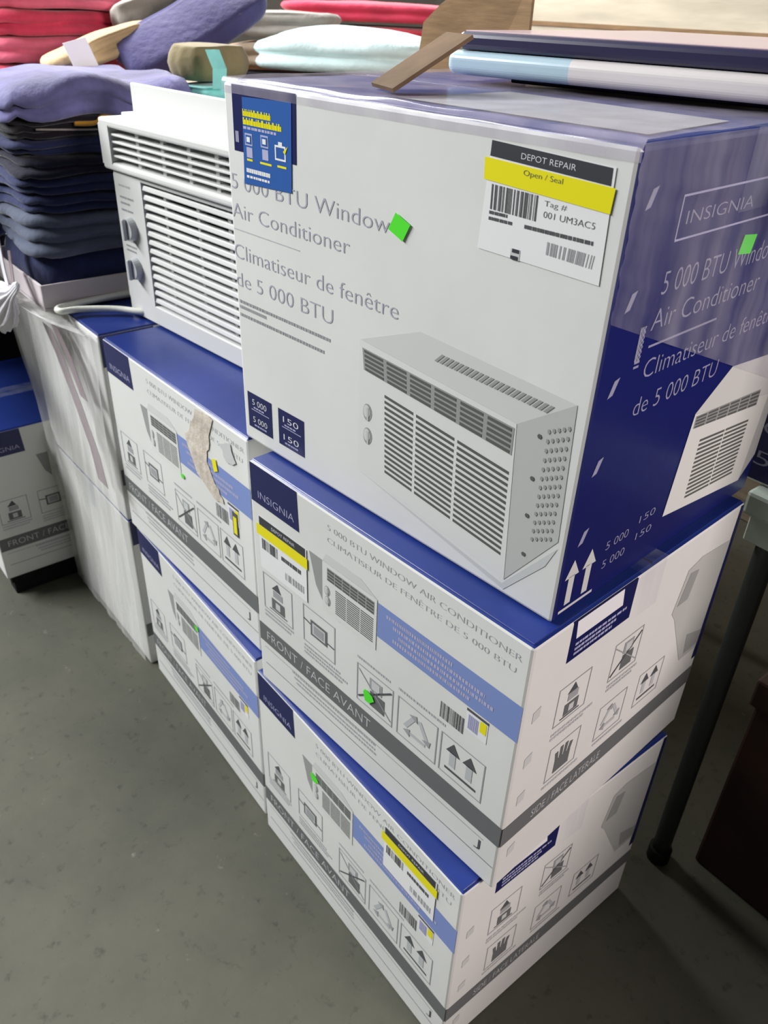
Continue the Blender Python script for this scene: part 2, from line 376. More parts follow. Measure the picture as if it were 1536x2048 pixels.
def make_carton(name):
    root = empty(name, (0, 0, 0)); d = DIMS; asp = CW / CH
    carton_body(root, d, ('carton_white', 'carton_white'), 'blue_top')
    # ---- front face
    b = Ink().poly([(0.006, .842), (.226, .842), (.219, .993), (0.006, .993)], 'ink_navy').build('brand_panel', root, 'front', d)
    t = Ink().text('INSIGNIA', .040, .205, .868, .898, 'ink_lilac', 1).build('brand_lettering', root, 'front', d); t.parent = b
    Ink().text('5 000 BTU WINDOW AIR CONDITIONER', .345, .975, .931, .953, 'ink_soft').text('CLIMATISEUR DE FENÊTRE DE 5 000 BTU', .345, .965, .885, .906, 'ink_soft').build('title_lettering', root, 'front', d)
    k = Ink()
    k.poly([(.268, .80), (.296, .68), (.345, .602), (.40, .598), (.36, .66), (.335, .76), (.33, .80)], 'pic_shade', 0)
    F = rq(.325, .60, .540, .800)
    unit_picture(k, F, None, [(.325, .80), (.54, .80), (.475, .835), (.34, .835)], rq(.345, .735, .53, .785), rq(.378, .622, .53, .722), ((.345, .69), (.347, .65)), 6, 4, 12)
    k.build('product_picture', root, 'front', d)
    k = Ink().rect(.543, .660, .998, .792, 'ink_band')
    for i, (a, b2) in enumerate(((.575, .80), (.60, .90), (.62, .93), (.60, .86))):
        k.scribble(rq(a, .757 - i * .025, b2, .770 - i * .025), 26, 'ink_lilac', i + 2, 1)
    k.build('pale_blue_band', root, 'front', d)
    for u0, kind in ((.040, 'stack'), (.234, 'clamp'), (.470, 'crossed'), (.630, 'recycle'), (.784, 'arrows')):
        hi = .556 if u0 < .3 else .490
        icon('handling_icon', root, 'front', d, u0, hi - .165, u0 + .143, hi, kind, asp)
    k = Ink()
    for (u0, u1, v) in ((.04, .19, .372), (.04, .17, .354), (.235, .40, .366), (.235, .43, .349), (.235, .41, .332), (.63, .80, .515), (.47, .60, .512)):
        k.scribble(rq(u0, v, u1, v + .010), 14, 'ink_soft', int(u0 * 100 + v * 1000), 0)
    k.build('icon_captions', root, 'front', d)
    Ink().bars(rq(.773, .540, .849, .603), 26, 'ink_dark', 5).build('barcode', root, 'front', d)
    k = Ink().rect(.853, .570, .918, .655, 'ink_white').rect(.853, .645, .918, .655, 'ink_dark', 1).rect(.895, .60, .914, .642, 'sticker_yellow', 1).scribble(rq(.86, .58, .892, .635), 4, 'ink_lilac', 3, 1)
    k.build('energy_label', root, 'front', d)
    b = Ink().rect(.006, .208, .998, .297, 'ink_grey').build('grey_band', root, 'front', d)
    t = Ink().text('FRONT / FACE AVANT', .045, .53, .232, .276, 'ink_pale', 1).build('band_lettering', root, 'front', d); t.parent = b
    k = Ink()
    for i, v in enumerate((.172, .150, .130)): k.scribble(rq(.17 + i * .01, v, .56, v + .010), 30, 'ink_soft', 20 + i)
    k.rect(.03, .183, .95, .186, 'ink_mid').rect(.03, .098, .99, .101, 'ink_grey').text('J', .925, .945, .135, .175, 'ink_dark')
    k.build('fine_print', root, 'front', d)
    # ---- right side face
    b = Ink().rect(.150, .850, .425, .994, 'ink_navy').build('brand_panel', root, 'right', d)
    k = Ink().poly([(.172, .925), (.372, .925), (.362, .988), (.165, .988)], 'ink_white', 1)
    for i in range(3): k.scribble(rq(.175, .898 - i * .017, .40 - .03 * i, .907 - i * .017), 9, 'ink_lilac', 30 + i, 1)
    t = k.build('panel_lettering', root, 'right', d); t.parent = b
    k = Ink(); F = rq(.70, .36, .985, .82)
    k.poly([(.70, .70), (.73, .86), (.80, .88), (.985, .86), (.985, .40), (.86, .40), (.73, .66)], 'pic_side', 0)
    k.poly([(.72, .72), (.75, .84), (.80, .83), (.78, .72)], 'pic_shade', 1).poly([(.86, .52), (.97, .48), (.97, .42), (.88, .42)], 'pic_shade', 1)
    k.build('product_picture', root, 'right', d)
    for u0, v0, kind in ((.150, .600, 'stack'), (.395, .610, 'crossed'), (.165, .352, 'hand'), (.395, .352, 'recycle'), (.60, .352, 'arrows')):
        icon('handling_icon', root, 'right', d, u0, v0, u0 + .14, v0 + .15, kind, CD / CH)
    k = Ink()
    for (u0, u1, v) in ((.15, .34, .565), (.15, .31, .548), (.40, .56, .585), (.40, .54, .568), (.16, .33, .328), (.40, .56, .328)): k.scribble(rq(u0, v, u1, v + .010), 9, 'ink_soft', int(v * 1000 + u0 * 70))
    k.build('icon_captions', root, 'right', d)
    b = Ink().rect(.002, .208, .994, .292, 'ink_grey').build('grey_band', root, 'right', d)
    t = Ink().text('SIDE / FACE LATÉRALE', .13, .46, .230, .268, 'ink_pale', 1).build('band_lettering', root, 'right', d); t.parent = b
    Ink().poly([(.965, .34), (.992, .34), (.992, .99), (.975, .99)], 'ink_navy', 1).build('navy_edge_strip', root, 'right', d)
    # ticks by the front edge
    k = Ink()
    for v in (.12, .36, .52, .70): k.poly([(.045, v), (.075, v + .01), (.075, v + .05), (.045, v + .04)], 'ink_pale')
    k.build('registration_marks', root, 'right', d)
    return root

def corner_to_base(x, y, yaw, w, d):     # front right bottom corner -> base centre
    c, s = math.cos(yaw), math.sin(yaw)
    return (x + c * (-w / 2) - s * (d / 2), y + s * (-w / 2) + c * (d / 2))
A1 = make_carton('air_conditioner_carton')
A1.location = (-CW / 2, CD / 2, 0)
tag(A1, 'white and blue carton on the floor, bottom of the front right stack', 'carton', 'cartons with pale blue band')
def place(x, y, z, yaw, label):
    c = copy_tree(A1); c.location = (x, y, z); c.rotation_euler = (0, 0, yaw); return tag(c, label)
p = corner_to_base(0.0173, 0.0327, 0.0649, CW, CD); A2 = place(p[0], p[1], CH + .0010, 0.0649, 'white carton directly beneath the largest box, round green dot on its crossed icon')
p = corner_to_base(-0.5183, 0.0081, -0.022, CW, CD); C1 = place(p[0], p[1], 0, -0.022, 'white carton on the floor, lower one of the left stack under the torn-patch carton')
p = corner_to_base(-0.5295, 0.0270, 0.0237, CW, CD); C2 = place(p[0], p[1], CH + .0010, 0.0237, 'white carton with torn beige patch, under the unboxed air conditioner')
W1 = place(-1.262, 0.262, 0, R(90), 'lower blank-sided carton under the cloudy plastic film at left')
W2 = place(-1.262, 0.262, CH + .0010, R(90), 'upper blank-sided carton under cloudy film, carrying the grey clothes tray')
DZ = 0.06
D1 = place(-1.484 - CD / 2, -0.170 + CW / 2, DZ, R(90), 'shaded carton on black slats added for shade at the far left edge')

# stickers that only one carton carries
def price_label(parent, face, dims, u0, v0, u1, v1, bc=True):
    U = lambda a: u0 + (u1 - u0) * a
    V = lambda a: v0 + (v1 - v0) * a
    k = Ink().rect(U(.03), V(0), U(.98), V(1), 'sticker_white', 3).rect(U(.04), V(.84), U(.96), V(1), 'sticker_black', 4).rect(U(-.02), V(.64), U(1.0), V(.84), 'sticker_yellow', 5)
    k.bars([(U(.08), V(.40)), (U(.42), V(.40)), (U(.42), V(.60)), (U(.08), V(.60))], 16, 'ink_dark', 9, 4)
    k.text('DEPOT REPAIR', U(.3), U(.76), V(.89), V(.95), 'ink_white', 5)
    k.scribble([(U(.48), V(.45)), (U(.9), V(.45)), (U(.9), V(.53)), (U(.48), V(.53))], 6, 'ink_dark', 3, 4)
    k.bars([(U(.55), V(.12)), (U(.93), V(.12)), (U(.93), V(.26)), (U(.55), V(.26))], 14, 'ink_mid', 4, 4)
    o = k.build('price_label', parent, face, dims); o['label'] = 'white sticker with black and yellow bands'
    return o
def green_dot(parent, face, dims, u, v, r, square=False, rot=0.0, asp=1.0):
    k = Ink()
    pts = []
    n = 4 if square else 9
    for i in range(n):
        a = 2 * math.pi * i / n + rot; rr = r * (1 if square else (1 + .18 * math.sin(3 * a + 1)))
        pts.append((u + rr * math.cos(a), v + rr * math.sin(a) * asp))
    k.poly(pts, 'sticker_green', 6)
    o = k.build('green_sticker', parent, face, dims); o['label'] = 'small bright green price sticker'
    return o
price_label(A2, 'front', DIMS, .030, .575, .262, .795)
green_dot(A2, 'front', DIMS, .520, .378, .021, asp=1.25)
green_dot(A1, 'front', DIMS, .338, .742, .022)
price_label(A1, 'front', DIMS, .684, .705, .915, .922)
green_dot(C1, 'front', DIMS, .530, .769, .016)
green_dot(C2, 'front', DIMS, .552, .598, .012)
# torn patch on C2 where tape pulled the print off
rnd = random.Random(4)
def ragged(pts, n, amp):
    out = []
    for i, p in enumerate(pts):
        q = pts[(i + 1) % len(pts)]
        for k in range(n):
            t = k / n; out.append((p[0] + (q[0] - p[0]) * t + rnd.uniform(-amp, amp), p[1] + (q[1] - p[1]) * t + rnd.uniform(-amp, amp)))
    return out
k = Ink().poly(ragged([(.70, .985), (.80, .985), (.765, .86), (.735, .775), (.80, .675), (.83, .63), (.77, .62), (.665, .68), (.60, .82), (.645, .86)], 4, .007), 'torn_paper', 4)
k.poly(ragged([(.835, .90), (.90, .93), (.93, .86), (.87, .84)], 3, .006), 'ink_pale', 5)
o = k.build('torn_patch', C2, 'front', DIMS); o['label'] = 'torn beige strip of bare cardboard'
k = Ink().poly([(.775, .80), (.80, .815), (.81, .765), (.785, .75)], 'sticker_yellow', 5).rect(.88, .52, .91, .63, 'ink_dark', 4).poly([(.885, .53), (.905, .53), (.905, .61), (.885, .61)], 'sticker_yellow', 5)
k.build('label_remnant', C2, 'front', DIMS)

# black slats added as the dark shade under the far-left carton
sk = empty('shade_base', (-1.703, 0.08, 0)); tag(sk, 'low black slats standing in for the shade under the far-left carton', 'skid')
for i in range(5): box_obj('shade_slat', -.235 + i * .090, -.24, .036, -.235 + i * .090 + .082, .23, .0595, 'shade_black', sk, .002, 1)
for xx in (-.235, -.03, .157): box_obj('shade_runner', xx, -.235, 0.0, xx + .05, .225, .036, 'shade_black', sk, .002, 1)

# ------------------------------------------------------------------ the large box on top
BW, BD, BH = 0.5434, 0.4245, 0.4522
BDIM = (BW, BD, BH)
def make_big(name):
    root = empty(name, (0, 0, 0)); d = BDIM
    carton_body(root, d, ('carton_white', 'blue_side'), 'blue_top')
    return root
B = make_big('air_conditioner_box')
p = corner_to_base(0.0038, 0.0715, 0.0764, BW, BD); B.location = (p[0], p[1], 2 * CH + .0028); B.rotation_euler = (0, 0, 0.0764)
tag(B, 'largest white box with big unit picture, on top of the front right stack', 'carton')
d = BDIM
b = Ink().poly([(.031, .841), (.247, .841), (.25, .993), (.033, .993)], 'ink_navy').build('brand_panel', B, 'front', d)
t = Ink().rect(.038, .862, .050, .888, 'ink_silver', 1).build('panel_mark', B, 'front', d); t.parent = b
# blue how-to sticker
k = Ink().poly([(.063, .766), (.230, .774), (.236, .974), (.070, .968)], 'sticker_blue', 2)
for (u1, v, sd) in ((.169, .926, 3), (.202, .907, 8)):
    k.scribble(rq(.070, v, u1, v + .011), 16, 'sticker_yellow', sd, 3, .86).scribble(rq(.070, v + .011, u1, v + .016), 7, 'sticker_yellow', sd + 1, 3, .4)
k.scribble(rq(.070, .897, .19, .903), 8, 'ink_lilac', 2, 3)
for (u, v) in ((.087, .858), (.143, .861)):
    k.rect(u - .013, v + .002, u + .013, v + .030, 'ink_lilac', 3).rect(u - .010, v + .006, u + .010, v + .026, 'sticker_blue', 4).rect(u - .006, v + .010, u + .006, v + .022, 'ink_white', 5)
    k.rect(u - .009, v - .026, u + .012, v - .002, 'ink_lilac', 3)
k.frame(.178, .842, .214, .876, .004, 'ink_white', 3, 1.1).rect(.19, .876, .203, .884, 'ink_white', 3).poly([(.206, .864), (.222, .878), (.212, .858)], 'sticker_yellow', 4)
k.rect(.078, .824, .098, .829, 'sticker_yellow', 3).rect(.125, .824, .165, .829, 'sticker_yellow', 3).rect(.185, .826, .215, .831, 'sticker_yellow', 3)
k.scribble(rq(.074, .796, .160, .806), 11, 'ink_white', 5, 3, .86).scribble(rq(.074, .783, .158, .789), 6, 'ink_white', 6, 3)
o = k.build('how_to_sticker', B, 'front', d); o['label'] = 'blue sticker with yellow lettering and three icons'
k = Ink().text('5 000 BTU Window', .011, .521, .746, .787, 'ink_title').text('Air Conditioner', .008, .410, .672, .713, 'ink_title').rect(.008, .640, .25, .6425, 'ink_soft')
k.build('english_title', B, 'front', d)
Ink().text('Climatiseur de fenêtre', .006, .553, .562, .605, 'ink_title').text('de 5 000 BTU', .006, .359, .484, .527, 'ink_title').build('french_title', B, 'front', d)
k = Ink()
for i, (v, e) in enumerate(((.436, .36), (.420, .12), (.397, .33))): k.scribble(rq(.012, v, e, v + .009), 24, 'ink_mid', 40 + i)
k.build('fine_print', B, 'front', d)
green_dot(B, 'front', d, .548, .768, .030, True, .35, 1.0)
# price label
k = Ink().poly([(.733, .771), (.973, .764), (.968, .96), (.743, .969)], 'sticker_white', 1)
k.poly([(.742, .942), (.964, .930), (.963, .958), (.743, .969)], 'sticker_black', 2).poly([(.734, .900), (.971, .886), (.973, .928), (.732, .939)], 'sticker_yellow', 3)
k.text('DEPOT REPAIR', .803, .903, .946, .957, 'ink_white', 3, -.003).text('Open / Seal', .811, .884, .920, .930, 'ink_dark', 4, -.002)
k.bars([(.752, .849), (.845, .846), (.844, .891), (.751, .894)], 24, 'ink_dark', 11, 2)
k.text('Tag #', .856, .897, .876, .886, 'ink_dark', 2).text('001 UM3AC5', .857, .95, .856, .868, 'ink_dark', 2)
k.scribble(rq(.824, .829, .953, .836), 14, 'ink_dark', 7, 2).scribble(rq(.751, .840, .79, .846), 5, 'ink_dark', 8, 2).scribble(rq(.751, .829, .806, .835), 6, 'ink_dark', 9, 2)
k.bars([(.871, .793), (.957, .789), (.959, .813), (.871, .816)], 18, 'ink_mid', 12, 2)
k.rect(.803, .768, .822, .788, 'ink_pale', 2).rect(.806, .781, .820, .788, 'sticker_black', 3).rect(.804, .768, .819, .775, 'sticker_black', 3)
o = k.build('price_label', B, 'front', d); o['label'] = 'white sticker with black and yellow bands and two barcodes'
# product picture
k = Ink()
k.poly([(.44, .115), (.875, .030), (.985, .20), (.965, .14), (.88, .015)], 'ink_pale', 0)
unit_picture(k, [(.445, .121), (.879, .044), (.860, .440), (.446, .479)], [(.879, .044), (.983, .216), (.973, .532), (.860, .440)], [(.446, .479), (.860, .440), (.973, .532), (.615, .556)],
             [(.460, .405), (.858, .364), (.857, .429), (.454, .461)], [(.529, .150), (.867, .103), (.861, .330), (.520, .372)], ((.474, .294), (.476, .228)), 6, 5, 15, (.27, .60), (.014, .024))
Q = [(.655, .503), (.922, .491), (.936, .510), (.673, .524)]
for i in range(22): k.poly(sub(Q, i / 22, (i + .62) / 22, 0, 1), 'pic_shade', 2)
for (u, v) in ((.911, .435), (.909, .334), (.910, .241), (.915, .141)): k.disc(u, v, .005, .006, 'pic_dark', 2, 6)
for r in range(13):
    for c in range(5): k.disc(.928 + c * .0095, .19 + r * .022 + c * .006, .0034, .006, 'pic_shade', 2, 5)
k.build('product_picture', B, 'front', d)
for u0, a, b2 in ((.021, '5 000', '5 000'), (.150, '150', '150')):
    k = Ink().rect(u0, .048, u0 + .102, .165, 'ink_navy').text(a, u0 + .02, u0 + .08, .128, .148, 'ink_white', 1).text(b2, u0 + .02, u0 + .08, .070, .090, 'ink_white', 1)
    k.rect(u0 + .015, .110, u0 + .09, .1125, 'ink_lilac', 1).scribble(rq(u0 + .025, .117, u0 + .08, .122), 4, 'ink_lilac', 5, 1).scribble(rq(u0 + .025, .058, u0 + .08, .063), 4, 'ink_lilac', 6, 1)
    k.build('rating_square', B, 'front', d)
# blue side face
k = Ink().frame(.185, .822, .62, .905, .004, 'ink_lilac', 0, 1.0); k.build('brand_frame', B, 'right', d)
Ink().text('INSIGNIA', .215, .50, .850, .876, 'ink_silver').build('brand_lettering', B, 'right', d)
Ink().text('5 000 BTU Window', .178, .70, .724, .772, 'ink_silver').text('Air Conditioner', .168, .65, .655, .700, 'ink_silver').rect(.175, .619, .468, .624, 'ink_silver').build('english_title', B, 'right', d)
Ink().text('Climatiseur de fenêtre', .178, .82, .552, .596, 'ink_silver').text('de 5 000 BTU', .170, .545, .470, .514, 'ink_silver').build('french_title', B, 'right', d)
k = Ink()
unit_picture(k, [(.456, .113), (.917, .058), (.945, .32), (.491, .385)], None, [(.491, .385), (.945, .32), (.99, .44), (.638, .470)],
             [(.500, .345), (.875, .305), (.875, .350), (.500, .378)], [(.558, .129), (.85, .105), (.855, .275), (.556, .305)], (), 6, 4, 14, (.5,))
k.poly([(.917, .058), (.99, .12), (.99, .44), (.945, .32)], 'pic_side', 0)
k.build('product_picture', B, 'right', d)
k = Ink().text('5 000', .185, .285, .125, .150, 'ink_silver').text('5 000', .185, .285, .072, .097, 'ink_silver').text('150', .330, .405, .143, .165, 'ink_silver').text('150', .330, .405, .094, .116, 'ink_silver')
k.build('rating_lettering', B, 'right', d)
k = Ink()
for u in (.045, .115): k.rect(u - .006, .035, u + .018, .115, 'ink_pale').poly([(u - .022, .112), (u + .034, .112), (u + .006, .158)], 'ink_pale')
k.rect(.02, .018, .16, .026, 'ink_pale')
k.build('up_arrows', B, 'right', d)
k = Ink()
for v in (.91, .73, .56, .385, .21): k.poly([(.05, v - .018), (.068, v - .014), (.085, v + .020), (.066, v + .016)], 'ink_silver')
k.scribble(rq(.128, .60, .150, .67), 2, 'ink_silver', 2)
for i in range(9): k.rect(.130, .585 + i * .010, .150, .590 + i * .010, 'ink_silver')
k.build('edge_marks', B, 'right', d)
green_dot(B, 'right', d, .520, .773, .045, True, .62, .62)
# flat grey patch and stretch film on the top
Ink().poly([(.44, .11), (.96, .10), (.94, .46), (.45, .50)], 'ink_mid', 3).build('grey_top_patch', B, 'top', d)
def film_sheet(name, parent, nx, ny, fn, m):
    v = []; f = []
    for j in range(ny + 1):
        for i in range(nx + 1): v.append(fn(i / nx, j / ny))
    for j in range(ny):
        for i in range(nx): f.append((j * (nx + 1) + i, j * (nx + 1) + i + 1, (j + 1) * (nx + 1) + i + 1, (j + 1) * (nx + 1) + i))
    return mesh_obj(name, v, f, m, parent, smooth=True)
def btop(s, t):
    x = (-.5 + s) * (BW + .004); L = BD + .10; q = t * L - .05
    n = noise.noise(Vector((s * 9, t * 7, 2.0))); w = .0016 + .0022 * max(0, n + .2)
    if q < 0: return (x, -BD / 2 - w * .5, BH + q * .25 - .0)
    if q > BD: return (x, BD / 2 + w, BH - (q - BD))
    return (x, -BD / 2 + q, BH + .0012 + w)
o = film_sheet('stretch_film', B, 50, 40, btop, 'film_reflect'); o['label'] = 'thin glossy stretch film over the blue top'
def bside(s, t):
    n = noise.noise(Vector((s * 6, t * 11, 7.0))); w = .0020 + .0035 * max(0, n + .25)
    return (BW / 2 + w, (-.5 + s) * (BD + .002), BH + .001 - .30 * t * (1 - .55 * (1 - s)))
o = film_sheet('stretch_film', B, 40, 30, bside, 'film_clear'); o['label'] = 'thin wrinkled stretch film over the blue side'

# ------------------------------------------------------------------ table at the right, with another box on it
T = empty('folding_table', (0.9, 0.87, 0)); tag(T, 'grey-green table with dark metal legs behind the carton stack', 'table')
box_obj('tabletop', -.935, -.35, .765, .75, .40, .802, 'table_top', T, .006, 2)
box_obj('apron', -.925, -.34, .722, .74, -.325, .766, 'table_top', T, .002, 1)
for sx in (-.895, .70):
    for sy in (-.32, .36):
        g = tube('leg', [(sx, sy, .765), (sx, sy, .4), (sx, sy, .02)], .016, 'table_metal', T, 12)
        f = tube('rubber_foot', [(sx, sy, .03), (sx, sy, 0.0)], .021, 'rubber', T, 12); f.parent = g
E2 = make_big('air_conditioner_box'); E2.location = (0.20, 0.765, .8022); E2.rotation_euler = (0, 0, 0.02)
tag(E2, 'dark blue box standing on the grey-green table at right edge', 'carton')
k = Ink().rect(.006, .01, .994, .99, 'ink_navy')
for i in range(4): k.text(('5 000 BTU', 'Climatiseur', 'Air', 'Window')[i], .03, .5, .06 + i * .10, .11 + i * .10, 'ink_silver', 1)
k.build('printed_panel', E2, 'front', BDIM)
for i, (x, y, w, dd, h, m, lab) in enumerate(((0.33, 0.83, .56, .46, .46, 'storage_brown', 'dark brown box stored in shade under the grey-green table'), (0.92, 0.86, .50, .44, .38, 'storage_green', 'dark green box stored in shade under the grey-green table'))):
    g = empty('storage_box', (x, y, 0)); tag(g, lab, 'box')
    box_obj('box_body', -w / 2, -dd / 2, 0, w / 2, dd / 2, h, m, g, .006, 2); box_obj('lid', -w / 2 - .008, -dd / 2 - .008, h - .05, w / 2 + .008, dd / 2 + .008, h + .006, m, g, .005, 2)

# ------------------------------------------------------------------ shrink-wrapped pads on the big box
PY = math.atan2(.326 - .26, .374)
BT = 2 * CH + .0028 + BH + .0045
def pad(name, z, th, sx, sy, off, mats, label, split=None, bev=.010, cat='mat'):
    o = empty(name, (-0.420 + off[0], 0.262 + off[1], z), PY); tag(o, label, cat)
    if split:
        bm = bmesh.new(); bm_box(bm, 0, 0, 0, sx, sy, th, bev, 7)
        bmesh.ops.bisect_plane(bm, geom=bm.verts[:] + bm.edges[:] + bm.faces[:], plane_co=(split, 0, 0), plane_no=(1, 0, 0))
        for f in bm.faces: f.material_index = 0 if f.calc_center_median().x < split else 1
        bm_obj('mat_body', bm, list(mats), o)
    else:
        box_obj('mat_body', 0, 0, 0, sx, sy, th, mats[0], o, bev, 3)
        if len(mats) > 1: box_obj('top_sheet', .006, .006, th - .001, sx - .006, sy - .006, th + .0012, mats[1], o, .0005, 1)
    return o
pad('folded_mat', BT, .0055, .60, .40, (.06, .05), ['pad_shadow'], 'thin dark layer standing in for the shadow gap under the wrapped mats', None, .002)  # dark layer in place of the shadow gap below the mats
pad('folded_mat', BT + .006, .025, .75, .48, (0, .0), ['pad_blue', 'pad_white'], 'pale blue and white mat between the dark shadow layer and the navy mat', .165, .010)
pad('folded_mat', BT + .0315, .0185, .75, .48, (.012, .006), ['pad_navy', 'pad_pink'], 'navy mat with dusty pink upper side, topmost on the big box', None, .006)
# torn cardboard strip leaning on the mats
a = Vector((-.385, .118, BT + .0005)); bq = Vector((-.300, .090, BT + .0005)); up = Vector((-.004, .105, .046))
a2 = a * .78 + bq * .22
nrm = (bq - a2).cross(up).normalized() * .004
q0 = [a2, bq - (bq - a2) * .1, bq + up - (bq - a2) * .05, a2 + up]
tag(mesh_obj('cardboard_strip', [p for p in q0] + [p + nrm for p in q0], [(0, 3, 2, 1), (4, 5, 6, 7), (0, 1, 5, 4), (1, 2, 6, 5), (2, 3, 7, 6), (3, 0, 4, 7)], 'kraft_dark'), 'torn brown cardboard strip leaning against the mats', 'cardboard')

# ------------------------------------------------------------------ unboxed window air conditioner
AC = empty('window_air_conditioner', (-1.123, 0.116, 2 * CH + .0042), R(5)); tag(AC, 'unboxed white window air conditioner with louvred front and two knobs', 'air conditioner')
AW = 0.425
box_obj('cabinet', .012, .055, .004, AW - .012, .36, .335, 'plastic_white', AC, .006, 2)
# front panel with two recessed openings
def panel_with_hole(name, x0, x1, z0, z1, hx0, hx1, hz0, hz1, yf, yb, m, bev=.006):
    bm = bmesh.new()
    bm_box(bm, x0, yf, hz1, x1, yb, z1, bev, 3); bm_box(bm, x0, yf, z0, x1, yb, hz0, bev, 3)
    bm_box(bm, x0, yf, hz0 - bev, hx0, yb, hz1 + bev, 0); bm_box(bm, hx1, yf, hz0 - bev, x1, yb, hz1 + bev, 0)
    return bm_obj(name, bm, m, AC)
panel_with_hole('front_panel', 0.0, AW, 0.0, .262, .096, AW - .02, .036, .252, 0.0, .06, 'plastic_white', .003)
panel_with_hole('air_outlet_head', -.012, AW + .012, .262, .346, .022, AW - .01, .276, .331, -.010, .062, 'plastic_white', .005)
box_obj('filter_recess', .09, .040, .03, AW - .015, .052, .256, 'vent_dark', AC)
box_obj('outlet_recess', .015, .022, .272, AW - .008, .034, .335, 'vent_grey', AC)
sl = None
for i in range(14):
    z = .046 + i * .0152
    if sl is None:
        bm = bmesh.new(); bm_box(bm, .094, -.004, -.0045, AW - .018, .018, .0045, .002, 2); bmesh.ops.rotate(bm, verts=bm.verts[:], cent=(0, 0, 0), matrix=Matrix.Rotation(R(-14), 3, 'X'))
        sl = bm_obj('louvre', bm, 'plastic_white', AC); o = sl
    else:
        o = sl.copy(); COL.objects.link(o); o.parent = AC
    o.location = (0, .006, z)
for x in (.152, .255, .345): box_obj('louvre_post', x - .004, .012, .034, x + .004, .026, .254, 'plastic_shadow', AC)
fn = None
for i in range(4):
    z = .2865 + i * .0115
    if fn is None: fn = box_obj('outlet_fin', .020, -.006, -.0019, AW - .008, .016, .0019, 'plastic_white', AC, .0008, 1); o = fn
    else: o = fn.copy(); COL.objects.link(o); o.parent = AC
    o.location = (0, 0, z)
for x in (.095, .176, .256, .334): box_obj('outlet_divider', x - .005, .004, .274, x + .005, .024, .333, 'plastic_shadow', AC)
box_obj('top_rail', .003, .052, .330, AW - .003, .060, .397, 'plastic_white', AC, .002, 2)
box_obj('top_ledge', .0, .030, .344, AW, .062, .352, 'plastic_white', AC, .002, 2)
for z in (.166, .094):
    bm = bmesh.new(); bmesh.ops.create_cone(bm, cap_ends=True, segments=24, radius1=.021, radius2=.018, depth=.012)
    bmesh.ops.rotate(bm, verts=bm.verts[:], cent=(0, 0, 0), matrix=Matrix.Rotation(R(90), 3, 'X')); bmesh.ops.translate(bm, verts=bm.verts[:], vec=(.045, -.006, z))
    kb = bm_obj('knob', bm, 'plastic_knob', AC)
    bm = bmesh.new(); bm_box(bm, .041, -.020, z - .019, .049, -.011, z + .019, .003, 2); g = bm_obj('knob_grip', bm, 'plastic_knob', AC); g.parent = kb
k = Ink()
for i, (v, e) in enumerate(((.236, .06), (.216, .065), (.206, .055), (.194, .06), (.140, .062), (.130, .055), (.122, .05))):
    k.scribble(rq(.015, v, e, v + .0035), 4, 'ink_mid' if i else 'ink_soft', 60 + i)
v = [(u, -.0004, w) for u, w, l in k.v]; mesh_obj('dial_lettering', v, k.f, k.mats, AC, k.m)
# power cord of the unit
tube('power_cord', [(.06, .05, .008), (.045, .005, .010), (-.005, -.030, .010), (-.045, -.085, .010), (-.055, -.118, .010), (-.078, -.108, .010), (-.082, -.03, .010), (-.078, .06, .010)], .0062, 'cord', AC, 10)

